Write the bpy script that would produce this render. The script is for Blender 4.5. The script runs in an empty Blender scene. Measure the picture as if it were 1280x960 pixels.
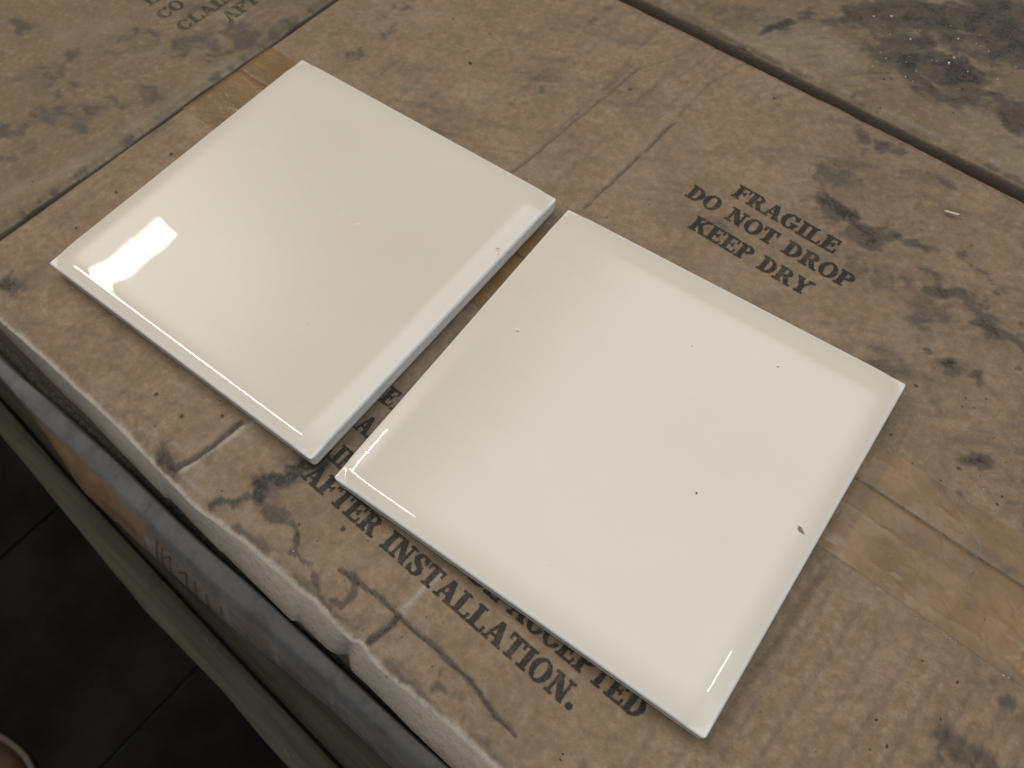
import bpy, bmesh, math
import numpy as np
from mathutils import Vector, Matrix, Euler

# ------------------------------------------------------------------ camera
scn = bpy.context.scene
COL = scn.collection
H_T = 0.0078                      # height of a tile's rim
cam_d = bpy.data.cameras.new('camera')
cam = bpy.data.objects.new('camera', cam_d)
COL.objects.link(cam)
cam_d.sensor_width = 36.0
cam_d.lens = 1079.06 * 36.0 / 1280.0
cam_d.clip_start = 0.01
cam_d.clip_end = 60.0
cam.matrix_world = Matrix((
    (0.79571, -0.51352, 0.32116, 0.29567),
    (0.60487, 0.70118, -0.37748, -0.20640),
    (-0.03134, 0.49462, 0.86854, 0.28937),
    (0, 0, 0, 1)))
cam_d.dof.use_dof = True
cam_d.dof.focus_distance = 0.315
cam_d.dof.aperture_fstop = 18.0
scn.camera = cam

# ------------------------------------------------------------------ light
world = bpy.data.worlds.new('World')
scn.world = world
world.use_nodes = True
bg = world.node_tree.nodes['Background']
bg.inputs['Color'].default_value = (0.80, 0.74, 0.66, 1)
bg.inputs['Strength'].default_value = 0.06
scn.view_settings.view_transform = 'Standard'
scn.view_settings.look = 'None'
scn.view_settings.exposure = 0.0
scn.view_settings.gamma = 1.0


def area(name, loc, target, sx, sy, radiance, color, soft=None):
    d = bpy.data.lights.new(name, 'AREA')
    d.shape = 'RECTANGLE'
    d.size, d.size_y = sx, sy
    d.energy = radiance * math.pi * sx * sy
    d.color = color
    if soft:                      # brightness made to fall off towards the lamp's edges
        d.use_nodes = True
        nt = d.node_tree
        em = nt.nodes['Emission']
        geo = nt.nodes.new('ShaderNodeNewGeometry')
        sep = nt.nodes.new('ShaderNodeSeparateXYZ')
        nt.links.new(geo.outputs['Parametric'], sep.inputs[0])
        outs = []
        for k, ends in ((0, soft[:2]), (1, soft[2:])):
            for side, w in enumerate(ends):
                mr = nt.nodes.new('ShaderNodeMapRange')
                mr.interpolation_type = 'SMOOTHSTEP'
                a, b = (0.0, w) if side == 0 else (1.0, 1.0 - w)
                mr.inputs[1].default_value, mr.inputs[2].default_value = a, b
                nt.links.new(sep.outputs[k], mr.inputs[0])
                outs.append(mr.outputs[0])
        cur = outs[0]
        for q in outs[1:]:
            m = nt.nodes.new('ShaderNodeMath')
            m.operation = 'MULTIPLY'
            nt.links.new(cur, m.inputs[0])
            nt.links.new(q, m.inputs[1])
            cur = m.outputs[0]
        nt.links.new(cur, em.inputs['Strength'])
    o = bpy.data.objects.new(name, d)
    COL.objects.link(o)
    o.location = loc
    z = (Vector(loc) - Vector(target)).normalized()
    x = Vector((1, 0, 0)) - z * z.x
    x.normalize()
    y = z.cross(x)
    o.matrix_world = Matrix(((x.x, y.x, z.x, loc[0]), (x.y, y.y, z.y, loc[1]), (x.z, y.z, z.z, loc[2]), (0, 0, 0, 1)))
    return o


# roof light, a cool bright bay door high on the right, a sunlit slit (with a glazing bar) and an added broad fill lamp
# at the left, the gap over a door, and a short lamp strip
area('roof_light', (0.38, 0.22, 2.0), (0.38, 0.22, 0), 2.25, 3.0, 2.25, (0.91, 0.95, 1.0), (.17, .45, .55, .15))
area('bay_door_light', (1.75, -0.35, 1.7), (0.3, -0.1, 0), 2.0, 2.6, 2.0, (0.85, 0.92, 1.0), (.3, .2, .3, .3))
area('front_door_light', (0.1, -1.5, 1.3), (0.2, -0.1, 0), 1.6, 1.0, 1.4, (0.78, 0.88, 1.0), (.3, .3, .3, .3))
area('window_slit_light', (-1.862, 0.522, 1.990), (-.062, .402, 0), 0.066, 0.10, 80, (1.0, 0.84, 0.58))
area('window_slit_light', (-1.870, 0.035, 2.020), (-.070, -.085, .03), 0.066, 0.86, 80, (1.0, 0.84, 0.58))
area('door_gap_light', (-1.20, -0.40, 2.0), (0, -0.1, 0), 1.4, 0.05, 22, (1.0, 0.93, 0.78))
area('left_fill_light', (-2.25, 0.42, 2.30), (0.1, -0.1, 0), 2.0, 2.0, 2.8, (1.0, 0.93, 0.86), (.45, .45, .45, .45))  # unseen source, added to strengthen the light and shadow from the left
area('lamp_strip_light', (0.95, 0.42, 2.0), (0.2, -0.1, 0), 0.05, 0.22, 14, (1.0, 0.96, 0.88))

# ------------------------------------------------------------------ data in box coordinates (mm)
# u runs along the carton's long side, v away from its front edge
S = {'crack':[[195.3,-163.4],[211.3,-161.3],[222.2,-161.7],[243.8,-161.3],[257.8,-162.0],[264.9,-163.9],[275.9,-164.9]],'br1':[[222.2,-161.7],[221.8,-168.3],[220.7,-174.0]],'br2':[[221.8,-161.3],[221.8,-150.9],[223.1,-140.7]],'curl':[[199.8,-161.8],[203.2,-163.3],[205.2,-166.4],[204.3,-171.9],[201.0,-172.5]],'smA':[[141.8,-175.5],[148.8,-172.0],[153.3,-164.9],[152.5,-159.5],[154.1,-151.2],[155.5,-143.7],[157.7,-137.7]],'smB':[[157.5,-165.5],[168.8,-165.9],[176.1,-169.5],[184.2,-169.0],[195.8,-171.4],[204.2,-173.3]],'cornerdark':[[112.5,-175.3],[117.3,-176.5],[120.7,-179.2]],'tuckdark':[[119.4,-178.1],[122.5,-170.0],[124.3,-159.9],[124.3,-148.1]],'ridge':[[123.1,-175.0],[124.3,-167.6],[125.9,-157.3],[127.6,-146.2]],'rdg2':[[123.4,-176.4],[133.0,-176.6],[139.4,-175.4]],'wr':[[126.5,-175.1],[134.0,-171.0]],'leftsmear':[[-7.3,-169.3],[-3.5,-169.4]],'up1':[[0.9,53.7],[7.2,65.0]],'up2':[[11.7,54.4],[14.9,45.3]],'up3':[[9.7,22.2],[11.1,29.3]],'up4':[[92.0,60.3],[98.7,64.3]],'up5':[[55.8,66.3],[67.8,64.6]],'R1':[[158.6,162.9],[165.6,177.5]],'R2':[[169.2,186.6],[181.6,188.6]],'B1':[[184.7,198.8],[198.7,221.6]],'B2':[[214.6,192.3],[233.2,221.8],[262.0,229.9]],'B3':[[236.7,174.3],[259.1,185.5],[282.8,184.5]],'G1':[[224.0,137.4],[233.3,131.9]],'G2':[[242.6,133.0],[250.7,136.4]],'G3':[[229.1,100.5],[238.9,104.2]],'G4':[[237.5,86.4],[247.8,89.0],[256.0,84.3],[263.0,78.7]],'G5':[[255.7,85.1],[266.2,89.7],[271.9,86.1],[282.0,87.7]],'G6':[[256.9,121.0],[272.4,127.7]],'G7':[[292.0,110.6],[301.2,110.0],[300.2,101.0]],'G8':[[287.4,77.3],[303.6,80.0]],'H1':[[298.4,73.2],[308.1,77.7],[316.8,74.3],[322.2,69.4]],'H2':[[331.4,66.0],[335.4,62.2],[338.9,55.9]],'H3':[[315.0,44.5],[316.1,43.5]],'H4':[[320.4,42.9],[325.5,42.5],[330.5,44.0]],'H5':[[339.8,13.3],[346.7,14.9]],'H6':[[322.6,75.6],[330.4,67.5]],'H7':[[347.4,7.2],[360.1,2.2]],'H8':[[304.8,44.1],[307.1,45.0]],'K1':[[378.4,-81.2],[387.9,-79.1]],'K2':[[376.1,-55.1],[384.9,-50.9]],'K3':[[387.0,-55.4],[389.4,-55.0]],'L1':[[-149.0,-68.6],[-140.8,-70.1]],'L2':[[-96.6,-84.5],[-100.1,-72.6],[-100.3,-65.2]],'L3':[[-83.7,-88.5],[-76.9,-74.6]],'L4':[[-84.1,-120.0],[-72.8,-100.7],[-60.4,-76.9],[-45.5,-54.5]],'L5':[[-58.1,-78.6],[-54.7,-66.9]],'L6':[[-44.9,-24.9],[-43.2,-10.8],[-39.6,2.1]],'L7':[[-87.6,-39.8],[-67.3,-27.5],[-50.8,1.0]],'L8':[[-68.2,-130.2],[-57.8,-115.3],[-53.8,-95.6]],'L9':[[-29.5,-1.4],[-33.7,18.5]],'L10':[[-83.1,-4.4],[-67.9,15.6]],'lt1':[[-76.8,-50.3],[-65.6,-33.9],[-54.3,-17.2]],'lt2':[[-46.6,-144.0],[-39.8,-123.1],[-36.2,-94.6],[-32.7,-54.8],[-31.8,0.6]],'lt3':[[-68.0,-0.6],[-52.3,7.7]],'bord':[[-32.8,-153.0],[-29.4,-130.1],[-27.7,-100.7],[-30.9,-65.9],[-30.1,-47.1],[-27.7,-18.7],[-29.2,6.5],[-32.5,37.0]],'seamtick':[[-27.2,-18.1],[-8.9,-19.5]],'bt':[[-30.1,-66.5],[-21.3,-69.5]],'gr_lo':[[96.1,144.7],[125.2,145.6],[163.5,144.5],[193.2,139.7],[224.0,137.4],[254.8,139.7],[281.1,136.5],[305.6,134.7]],'gr_hi':[[105.7,152.2],[138.3,154.5],[168.0,151.6],[194.8,151.4],[230.0,148.8],[260.7,150.7],[280.9,148.4],[300.3,146.1]],'dots':[[-0.1,-127.6],[28.7,-112.2],[-8.5,-76.8],[59.4,55.1],[131.2,89.4],[-6.8,-131.3],[-9.2,-107.6],[89.4,-161.2],[104.7,-160.8],[116.7,-150.8],[311.5,28.2],[339.6,6.9],[187.5,126.2],[17.7,-20.0],[303.0,-13.3],[196.0,-132.1],[185.1,-152.3],[291.1,156.6]]}
EDGE = {'white_top':[[10.6,-180.9],[50.8,-179.8],[96.0,-179.6],[135.5,-182.7],[159.2,-178.6],[191.1,-177.2],[231.3,-177.8],[258.1,-176.0]],'white_bot':[[-5.6,-184.5],[27.1,-184.9],[66.1,-185.2],[89.6,-186.1],[115.9,-187.0],[140.7,-186.9],[187.7,-186.7],[224.0,-185.3],[262.9,-185.4]],'gray_top':[[-70.3,-192.2],[-32.0,-190.5],[29.9,-188.7],[71.2,-189.1],[125.9,-187.1],[171.8,-185.5],[226.7,-183.9],[251.7,-184.7]],'gray_bot':[[-62.5,-199.1],[-23.2,-200.2],[17.8,-198.2],[75.0,-197.9],[121.7,-196.8],[171.9,-192.3],[210.6,-192.7],[244.1,-190.4]],'pink_bot':[[2.7,-211.6],[64.9,-209.3],[124.9,-206.5],[154.1,-203.1],[189.2,-201.1],[226.5,-200.7]],'inner':[[-139.4,-211.0],[-63.9,-214.7]],'olive_out':[[-115.6,-226.4],[-69.2,-228.4],[-57.2,-232.3],[54.8,-236.1],[118.0,-234.2],[154.5,-237.0]]}
ANG = math.radians(3.4)
CA, SA = math.cos(ANG), math.sin(ANG)


def uv2w(u, v):
    return u * CA + v * SA, -u * SA + v * CA


# ------------------------------------------------------------------ numpy noise
def _hash(ix, iy, seed):
    h = (ix.astype(np.int64) * 374761393 + iy.astype(np.int64) * 668265263 + seed * 982451653) & 0xffffffff
    h = ((h ^ (h >> 13)) * 1274126177) & 0xffffffff
    h = h ^ (h >> 16)
    return (h & 0xffffff) / float(0xffffff)


def vnoise(x, y, seed=0):
    ix, iy = np.floor(x), np.floor(y)
    fx, fy = x - ix, y - iy
    fx = fx * fx * (3 - 2 * fx)
    fy = fy * fy * (3 - 2 * fy)
    a, b = _hash(ix, iy, seed), _hash(ix + 1, iy, seed)
    c, d = _hash(ix, iy + 1, seed), _hash(ix + 1, iy + 1, seed)
    return (a * (1 - fx) + b * fx) * (1 - fy) + (c * (1 - fx) + d * fx) * fy


def fbm(x, y, seed=0, octv=4):
    s, amp, tot = 0, 1.0, 0
    for k in range(octv):
        s = s + amp * vnoise(x * 2 ** k + 17.3 * k, y * 2 ** k - 9.1 * k, seed + k)
        tot += amp
        amp *= 0.5
    return s / tot


def sstep(e0, e1, x):
    t = np.clip((x - e0) / (e1 - e0), 0, 1)
    return t * t * (3 - 2 * t)


def dseg(u, v, pts):
    """distance (m) from the points (u, v) to a polyline given in mm"""
    best = np.full(u.shape, 9.0)
    P = np.array(pts) / 1000.0
    if len(P) == 1:
        P = np.vstack([P, P + 1e-5])
    for a, b in zip(P[:-1], P[1:]):
        d = b - a
        t = np.clip(((u - a[0]) * d[0] + (v - a[1]) * d[1]) / (d @ d + 1e-12), 0, 1)
        best = np.minimum(best, np.hypot(u - a[0] - t * d[0], v - a[1] - t * d[1]))
    return best


def edge(k, u):
    a = sorted(EDGE[k])
    return np.interp(u, [q[0] / 1000 for q in a], [q[1] / 1000 for q in a])


# ------------------------------------------------------------------ surface relief and marks of the carton tops
CREASE = [  # polyline, half width m, depth m, darkening
    (S['crack'], .0006, .0009, 1.0), (S['br1'], .0010, .0013, 1.0), (S['curl'], .0012, .0004, .7),
    ([(121.9, 13.9), (123.9, 57), (126, 104)], .0006, .0006, .50),
    ([(159.8, 18), (160.3, 57), (160.3, 84)], .0006, .0006, .62),
    ([(141, 22), (141.5, 60)], .0006, .0003, .25), ([(126, 104), (136, 124), (139, 140)], .0007, .0004, .28), ([(160.3, 84), (158, 111), (163.6, 141)], .0008, .0004, .30),
    ([(143, 105), (147, 128), (146, 141)], .0006, .0003, .3),
    (S['tuckdark'], .0012, .0012, .80), (S['cornerdark'], .0020, .0006, .85),
]
RIDGE = [(S['ridge'], .0010, .0011, 1.3), (S['br2'], .0011, .0006, .8), (S['rdg2'], .0010, .0005, .45),
         ([(96, -175), (104, -172), (111, -170), (118, -170)], .0006, .0004, .3)]
SMUDGE = [  # polyline, half width, strength
    (S['smA'][:3], .0014, .95), (S['smA'][2:], .0026, 1.25), (S['smB'], .0016, .8), ([(160, -166), (166, -163)], .0026, .6), ([(111, -172), (117, -174)], .0030, .75),
    (S['leftsmear'], .0035, 1.0), (S['curl'], .0018, .6),
    (S['up1'], .005, .55), (S['up2'], .004, .5), (S['up3'], .003, .6), (S['up4'], .004, .35), (S['up5'], .003, .3),
    (S['G1'], .005, .65), (S['G2'], .005, .6), (S['G3'], .006, .75), (S['G4'], .0055, .95), (S['G5'], .004, .85),
    (S['G6'], .0035, .5), (S['G7'], .004, .5), (S['G8'], .004, .45), (S['H1'], .0052, .85), (S['H2'], .0018, .6),
    (S['H3'], .0032, .8), (S['H4'], .0032, .7), (S['H5'], .0042, .8), (S['H6'], .005, .6), (S['H7'], .004, .4),
    (S['H8'], .0016, .7), (S['K1'], .007, .7), (S['K2'], .005, .45), (S['K3'], .002, .7),
    ([(255, 66), (268, 60), (282, 66), (296, 62)], .004, .4), ([(300, 96), (318, 88), (330, 76)], .006, .5),
    ([(262, 72), (270, 60), (278, 52)], .0045, .45), ([(196, 56), (200, 47), (212, 46)], .004, .4),
    ([(236, 46), (246, 44), (252, 46)], .004, .4), ([(196, 38), (214, 43)], .003, .3),
    ([(182, 127), (200, 122), (214, 130)], .004, .35), ([(340, -6), (356, -12), (372, -16)], .003, .5),
    ([(360, -36), (372, -44), (384, -40)], .004, .4), ([(298, 112), (305, 108)], .004, .4),
    ([(225, -176), (240, -173), (256, -170), (272, -172)], .0035, .45), ([(300, -160), (312, -158)], .006, .35),
    ([(230, -168), (250, -167), (268, -169)], .003, .35), ([(140, -168), (148, -160)], .004, .3),
    ([(172, -178), (190, -175), (210, -176)], .0035, .35),
]
SM_BACK = [(S['R1'], .0032, .9), (S['R2'], .006, .5), (S['B1'], .009, .75), (S['B2'], .017, .80), (S['B3'], .009, .7),
           ([(205, 215), (240, 240), (270, 250)], .019, .85), ([(224, 186), (246, 196)], .012, .9),
           ([(96, 160), (120, 164)], .004, .25), ([(176, 160), (210, 158)], .003, .3), ([(238, 160), (262, 160)], .004, .35)]
SM_LEFT = [(S['L1'], .004, .85), (S['L2'], .009, .55), (S['L3'], .008, .6), (S['L4'], .008, .6), (S['L5'], .006, .5),
           (S['L6'], .0045, .65), (S['L7'], .010, .6), (S['L8'], .010, .45), (S['L9'], .006, .5), (S['L10'], .010, .55),
           ([(-110, -90), (-96, -96)], .006, .3), ([(-130, -40), (-110, -30), (-95, 0)], .008, .3)]
PALE_LEFT = [(S['lt1'], .0035, .35), (S['lt2'], .0050, .34), (S['lt3'], .004, .5), ([(-120, -60), (-104, -40)], .008, .25)]
DOTS = S['dots']


def warp(u, v, seed, amp, scale):
    return (u + amp * (fbm(u * scale, v * scale, seed) - .5) * 2, v + amp * (fbm(u * scale, v * scale, seed + 50) - .5) * 2)


def smudges(u, v, strokes, seed):
    wu, wv = warp(u, v, seed, .0070, 60)
    wu, wv = warp(wu, wv, seed + 2, .0030, 240)
    n = fbm(wu * 120, wv * 190, seed + 9, 6)
    n2 = fbm(u * 620, v * 620, seed + 19, 3)
    sm = fbm((u + v) * 60, (u - v) * 420, seed + 29, 3)       # wiped streaks
    f = np.zeros_like(u)
    g = np.zeros_like(u)
    for pts, w, s in strokes:
        d = dseg(wu, wv, pts)
        f = np.maximum(f, s * np.exp(-(d / (w * 1.3)) ** 2))
        g = np.maximum(g, s * np.exp(-(d / (w * 4.0)) ** 2))
    body = sstep(.15, 1.12, f * 1.05 + (n - .5) * 1.1 + (n2 - .5) * .35) * np.clip(f * 2.2, 0, 1)
    halo = g * sstep(.35, .75, .6 * n + .4 * sm) * .50
    return np.clip(np.maximum(body * .95, halo), 0, 1)


def grime(u, v, seed, lo=.56, hi=.80, amt=.5):
    wu, wv = warp(u, v, seed + 3, .012, 40)
    wu, wv = warp(wu, wv, seed + 4, .003, 200)
    n = fbm(wu * 30, wv * 44, seed, 6)
    m = fbm(u * 300, v * 300, seed + 7, 4)
    k = fbm((u * .8 + v * .6) * 40, (u * .6 - v * .8) * 480, seed + 8, 3)
    a = sstep(lo - .06, hi + .06, n + (m - .5) * .30)
    b = sstep(.60, .80, k) * sstep(lo - .12, hi, n)
    return np.clip(a * amt + b * amt * .5, 0, 1)


TILE_A = (0.076, -0.076, 0.0, 0.152)
TILE_B = (0.23627, -0.07489, 0.02775, 0.1505)


def under_tile(u, v):
    x, y = uv2w(u, v)
    m = np.zeros_like(u)
    for cx, cy, th, s in (TILE_A, TILE_B):
        a = (x - cx) * math.cos(th) + (y - cy) * math.sin(th)
        b = -(x - cx) * math.sin(th) + (y - cy) * math.cos(th)
        d = np.maximum(np.abs(a), np.abs(b)) - s / 2
        m = np.maximum(m, 1 - sstep(0.0, .006, d))
    return m


def near_height(u, v):
    h = (fbm(u * 14, v * 14, 3, 3) - .5) * .0022 + (fbm(u * 90, v * 90, 5, 3) - .5) * .00035
    h = h + (fbm(u * 420, v * 420, 6, 2) - .5) * .00012
    # crushed flutes in the right-hand part of the near flap
    reg = sstep(.295, .315, u) * (1 - sstep(-.064, -.052, v))
    wob = u + .0018 * (fbm(u * 30, v * 12, 8) - .5) * 2
    h = h + reg * .00090 * np.sin(wob * 2 * math.pi / .0098) * (.5 + fbm(u * 25, v * 9, 81))
    h = h + .00003 * np.sin(u * 2 * math.pi / .0078)
    # broad swell and pinch beside the flap's split
    h = h + .0016 * np.exp(-((u - .140) ** 2 / .012 ** 2 + (v + .163) ** 2 / .010 ** 2))
    wu, wv = warp(u, v, 31, .0006, 190)
    for pts, w, dep, _ in CREASE:
        d = dseg(wu, wv, pts)
        h = h - dep * np.exp(-(d / w) ** 2) + dep * .35 * np.exp(-((d - 2.4 * w) / (1.5 * w)) ** 2)
    for pts, w, dep, _ in RIDGE:
        h = h + dep * np.exp(-(dseg(wu, wv, pts) / w) ** 2)
    m = under_tile(u, v)
    h = np.minimum(h, .0009) * (1 - .85 * m) - .0010 * m - .0004
    return h


def near_marks(u, v):
    d = smudges(u, v, SMUDGE, 11)
    wu, wv = warp(u, v, 31, .0006, 190)
    br = fbm(u * 150, v * 150, 61, 3)
    for pts, w, _, dt in CREASE:
        k = np.exp(-(dseg(wu, wv, pts) / (w * 1.1)) ** 2)
        d = np.maximum(d, np.clip(k * 1.25, 0, 1) * dt * sstep(.20, .46, br + .08))
        d = np.maximum(d, .45 * dt * np.exp(-(dseg(wu, wv, pts) / (w * 4)) ** 2) * sstep(.45, .7, br))
    far = sstep(.17, .30, u) * sstep(-.02, .03, v)
    d = np.maximum(d, grime(u, v, 71, .52, .84, .24) + .22 * sstep(.50, .80, fbm(u * 230, v * 16, 77, 4)) * sstep(.45, .6, fbm(u * 20, v * 20, 78, 3)) + .16 * sstep(.52, .8, fbm((u + .5 * v) * 14, (v - .5 * u) * 240, 79, 4)) + grime(u, v, 75, .46, .74, .42) * far)
    d = np.maximum(d, grime(u, v, 91, .52, .80, .45) * sstep(.33, .37, u) * (.25 + .75 * sstep(-.075, -.05, v)))
    d = d * (1 - .75 * sstep(.295, .31, u) * (1 - sstep(-.064, -.052, v)) * (1 - sstep(.365, .378, u)))
    d = np.maximum(d, .5 * np.exp(-((v + .1760) / .0040) ** 2) * sstep(.42, .62, fbm(u * 120, v * 260, 66)) * sstep(.13, .16, u))
    for a, b in DOTS:
        r = np.hypot(u - a / 1000, v - b / 1000)
        d = np.maximum(d, (1 - sstep(.0003, .0013, r)) * .95)
    p = np.zeros_like(u)
    for pts, w, _, pt in RIDGE:
        p = np.maximum(p, pt * np.exp(-(dseg(wu, wv, pts) / (w * 1.3)) ** 2))
    p = np.maximum(p, .10 * sstep(.5, .75, fbm(u * 40, v * 40, 63, 4)))
    return np.clip(d, 0, 1), np.clip(p, 0, 1)


# ------------------------------------------------------------------ object helpers
def tag(o, label=None, cat=None, group=None, kind=None):
    for k, val in (('label', label), ('category', cat), ('group', group), ('kind', kind)):
        if val:
            o[k] = val
    return o


def thing(name, label, cat, u=0, v=0, z=0, rot=-ANG, group=None, xy=None):
    o = bpy.data.objects.new(name, None)
    COL.objects.link(o)
    x, y = xy if xy else uv2w(u, v)
    o.location = (x, y, z)
    o.rotation_euler = (0, 0, rot)
    o.empty_display_size = .02
    o['org'] = (u, v, z)
    return tag(o, label, cat, group)


def mesh_obj(name, verts, faces, mat, parent=None, smooth=True, attrs=None, org=None):
    me = bpy.data.meshes.new(name)
    verts = np.asarray(verts, dtype=np.float32)
    if org is not None:
        verts = verts - np.asarray(org, dtype=np.float32)
    if isinstance(faces, np.ndarray):
        nf = len(faces)
        me.vertices.add(len(verts))
        me.vertices.foreach_set('co', verts.ravel())
        me.loops.add(nf * 4)
        me.loops.foreach_set('vertex_index', faces.ravel().astype(np.int32))
        me.polygons.add(nf)
        me.polygons.foreach_set('loop_start', np.arange(0, nf * 4, 4, dtype=np.int32))
        me.polygons.foreach_set('loop_total', np.full(nf, 4, dtype=np.int32))
        me.update(calc_edges=True)
    else:
        me.from_pydata([tuple(map(float, q)) for q in verts], [], faces)
        me.update()
    if smooth:
        me.polygons.foreach_set('use_smooth', np.ones(len(me.polygons), dtype=bool))
    for k, a in (attrs or {}).items():
        at = me.attributes.new(k, 'FLOAT', 'POINT')
        at.data.foreach_set('value', np.asarray(a, dtype=np.float32).ravel())
    me.materials.append(mat)
    me.validate()
    o = bpy.data.objects.new(name, me)
    COL.objects.link(o)
    if parent is not None:
        o.parent = parent
    return o


def grid_faces(n, m):
    i = np.arange(n - 1)[:, None] * m + np.arange(m - 1)[None, :]
    return np.stack([i, i + m, i + m + 1, i + 1], -1).reshape(-1, 4)


def grid_obj(name, X, Y, Z, mat, parent, attrs=None, flip=False):
    f = grid_faces(*X.shape)
    if flip:
        f = f[:, ::-1].copy()
    V = np.stack([X, Y, Z], -1).reshape(-1, 3)
    return mesh_obj(name, V, f, mat, parent, True, attrs, org=parent['org'] if parent is not None else None)


def bm_obj(name, bm, mat, parent=None, smooth=False, org=None):
    me = bpy.data.meshes.new(name)
    if org is not None:
        bmesh.ops.translate(bm, verts=bm.verts, vec=Vector(org) * -1)
    bm.to_mesh(me)
    bm.free()
    if smooth:
        me.polygons.foreach_set('use_smooth', np.ones(len(me.polygons), dtype=bool))
    me.materials.append(mat)
    o = bpy.data.objects.new(name, me)
    COL.objects.link(o)
    if parent is not None:
        o.parent = parent
    return o


def box_bm(x0, x1, y0, y1, z0, z1, bevel=0.0, seg=2):
    bm = bmesh.new()
    bmesh.ops.create_cube(bm, size=1)
    for q in bm.verts:
        q.co = Vector((x0 if q.co.x < 0 else x1, y0 if q.co.y < 0 else y1, z0 if q.co.z < 0 else z1))
    if bevel:
        bmesh.ops.bevel(bm, geom=list(bm.edges), offset=bevel, segments=seg, affect='EDGES', profile=.6)
    return bm


# ------------------------------------------------------------------ materials
class NT:
    def __init__(self, name):
        self.m = bpy.data.materials.new(name)
        self.m.use_nodes = True
        self.t = self.m.node_tree
        self.p = self.t.nodes['Principled BSDF']
        self.tc = self.t.nodes.new('ShaderNodeTexCoord')

    def n(self, typ, **kw):
        nd = self.t.nodes.new(typ)
        for k, val in kw.items():
            setattr(nd, k, val)
        return nd

    def link(self, a, b):
        self.t.links.new(a, b)

    def mapping(self, scale, rot=(0, 0, 0)):
        mp = self.n('ShaderNodeMapping')
        mp.inputs['Scale'].default_value = scale
        mp.inputs['Rotation'].default_value = rot
        self.link(self.tc.outputs['Object'], mp.inputs['Vector'])
        return mp.outputs['Vector']

    def noise(self, scale, detail=4, rough=.55, vec=None, dist=0):
        nd = self.n('ShaderNodeTexNoise')
        nd.inputs['Scale'].default_value = scale
        nd.inputs['Detail'].default_value = detail
        nd.inputs['Roughness'].default_value = rough
        nd.inputs['Distortion'].default_value = dist
        self.link(vec if vec is not None else self.tc.outputs['Object'], nd.inputs['Vector'])
        return nd.outputs['Fac']

    def ramp(self, src, lo, hi, a=0.0, b=1.0):
        nd = self.n('ShaderNodeMapRange')
        nd.interpolation_type = 'SMOOTHSTEP'
        for i, val in ((1, lo), (2, hi), (3, a), (4, b)):
            nd.inputs[i].default_value = val
        self.link(src, nd.inputs[0])
        return nd.outputs[0]

    def math(self, op, a, b=None, clamp=False):
        nd = self.n('ShaderNodeMath', operation=op, use_clamp=clamp)
        for i, s in enumerate((a, b)):
            if s is None:
                continue
            if isinstance(s, (int, float)):
                nd.inputs[i].default_value = s
            else:
                self.link(s, nd.inputs[i])
        return nd.outputs[0]

    def mix(self, fac, a, b, blend='MIX'):
        nd = self.n('ShaderNodeMix', data_type='RGBA', blend_type=blend)
        if isinstance(fac, (int, float)):
            nd.inputs[0].default_value = fac
        else:
            self.link(fac, nd.inputs[0])
        for i, s in ((6, a), (7, b)):
            if isinstance(s, tuple):
                nd.inputs[i].default_value = (*s, 1)
            else:
                self.link(s, nd.inputs[i])
        return nd.outputs[2]

    def attr(self, name):
        nd = self.n('ShaderNodeAttribute', attribute_name=name)
        return nd.outputs['Fac']

    def bump(self, h, strength, dist, prev=None):
        nd = self.n('ShaderNodeBump')
        nd.inputs['Strength'].default_value = strength
        nd.inputs['Distance'].default_value = dist
        self.link(h, nd.inputs['Height'])
        if prev is not None:
            self.link(prev, nd.inputs['Normal'])
        return nd.outputs['Normal']

    def out(self, color=None, rough=None, normal=None, **kw):
        p = self.p
        for key, val in (('Base Color', color), ('Roughness', rough), ('Normal', normal)):
            if val is None:
                continue
            if isinstance(val, tuple):
                p.inputs[key].default_value = (*val, 1)
            elif isinstance(val, (int, float)):
                p.inputs[key].default_value = val
            else:
                self.link(val, p.inputs[key])
        for k, val in kw.items():
            key = k.replace('_', ' ')
            if isinstance(val, tuple):
                p.inputs[key].default_value = (*val, 1)
            elif isinstance(val, (int, float)):
                p.inputs[key].default_value = val
            else:
                self.link(val, p.inputs[key])
        return self.m


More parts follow.
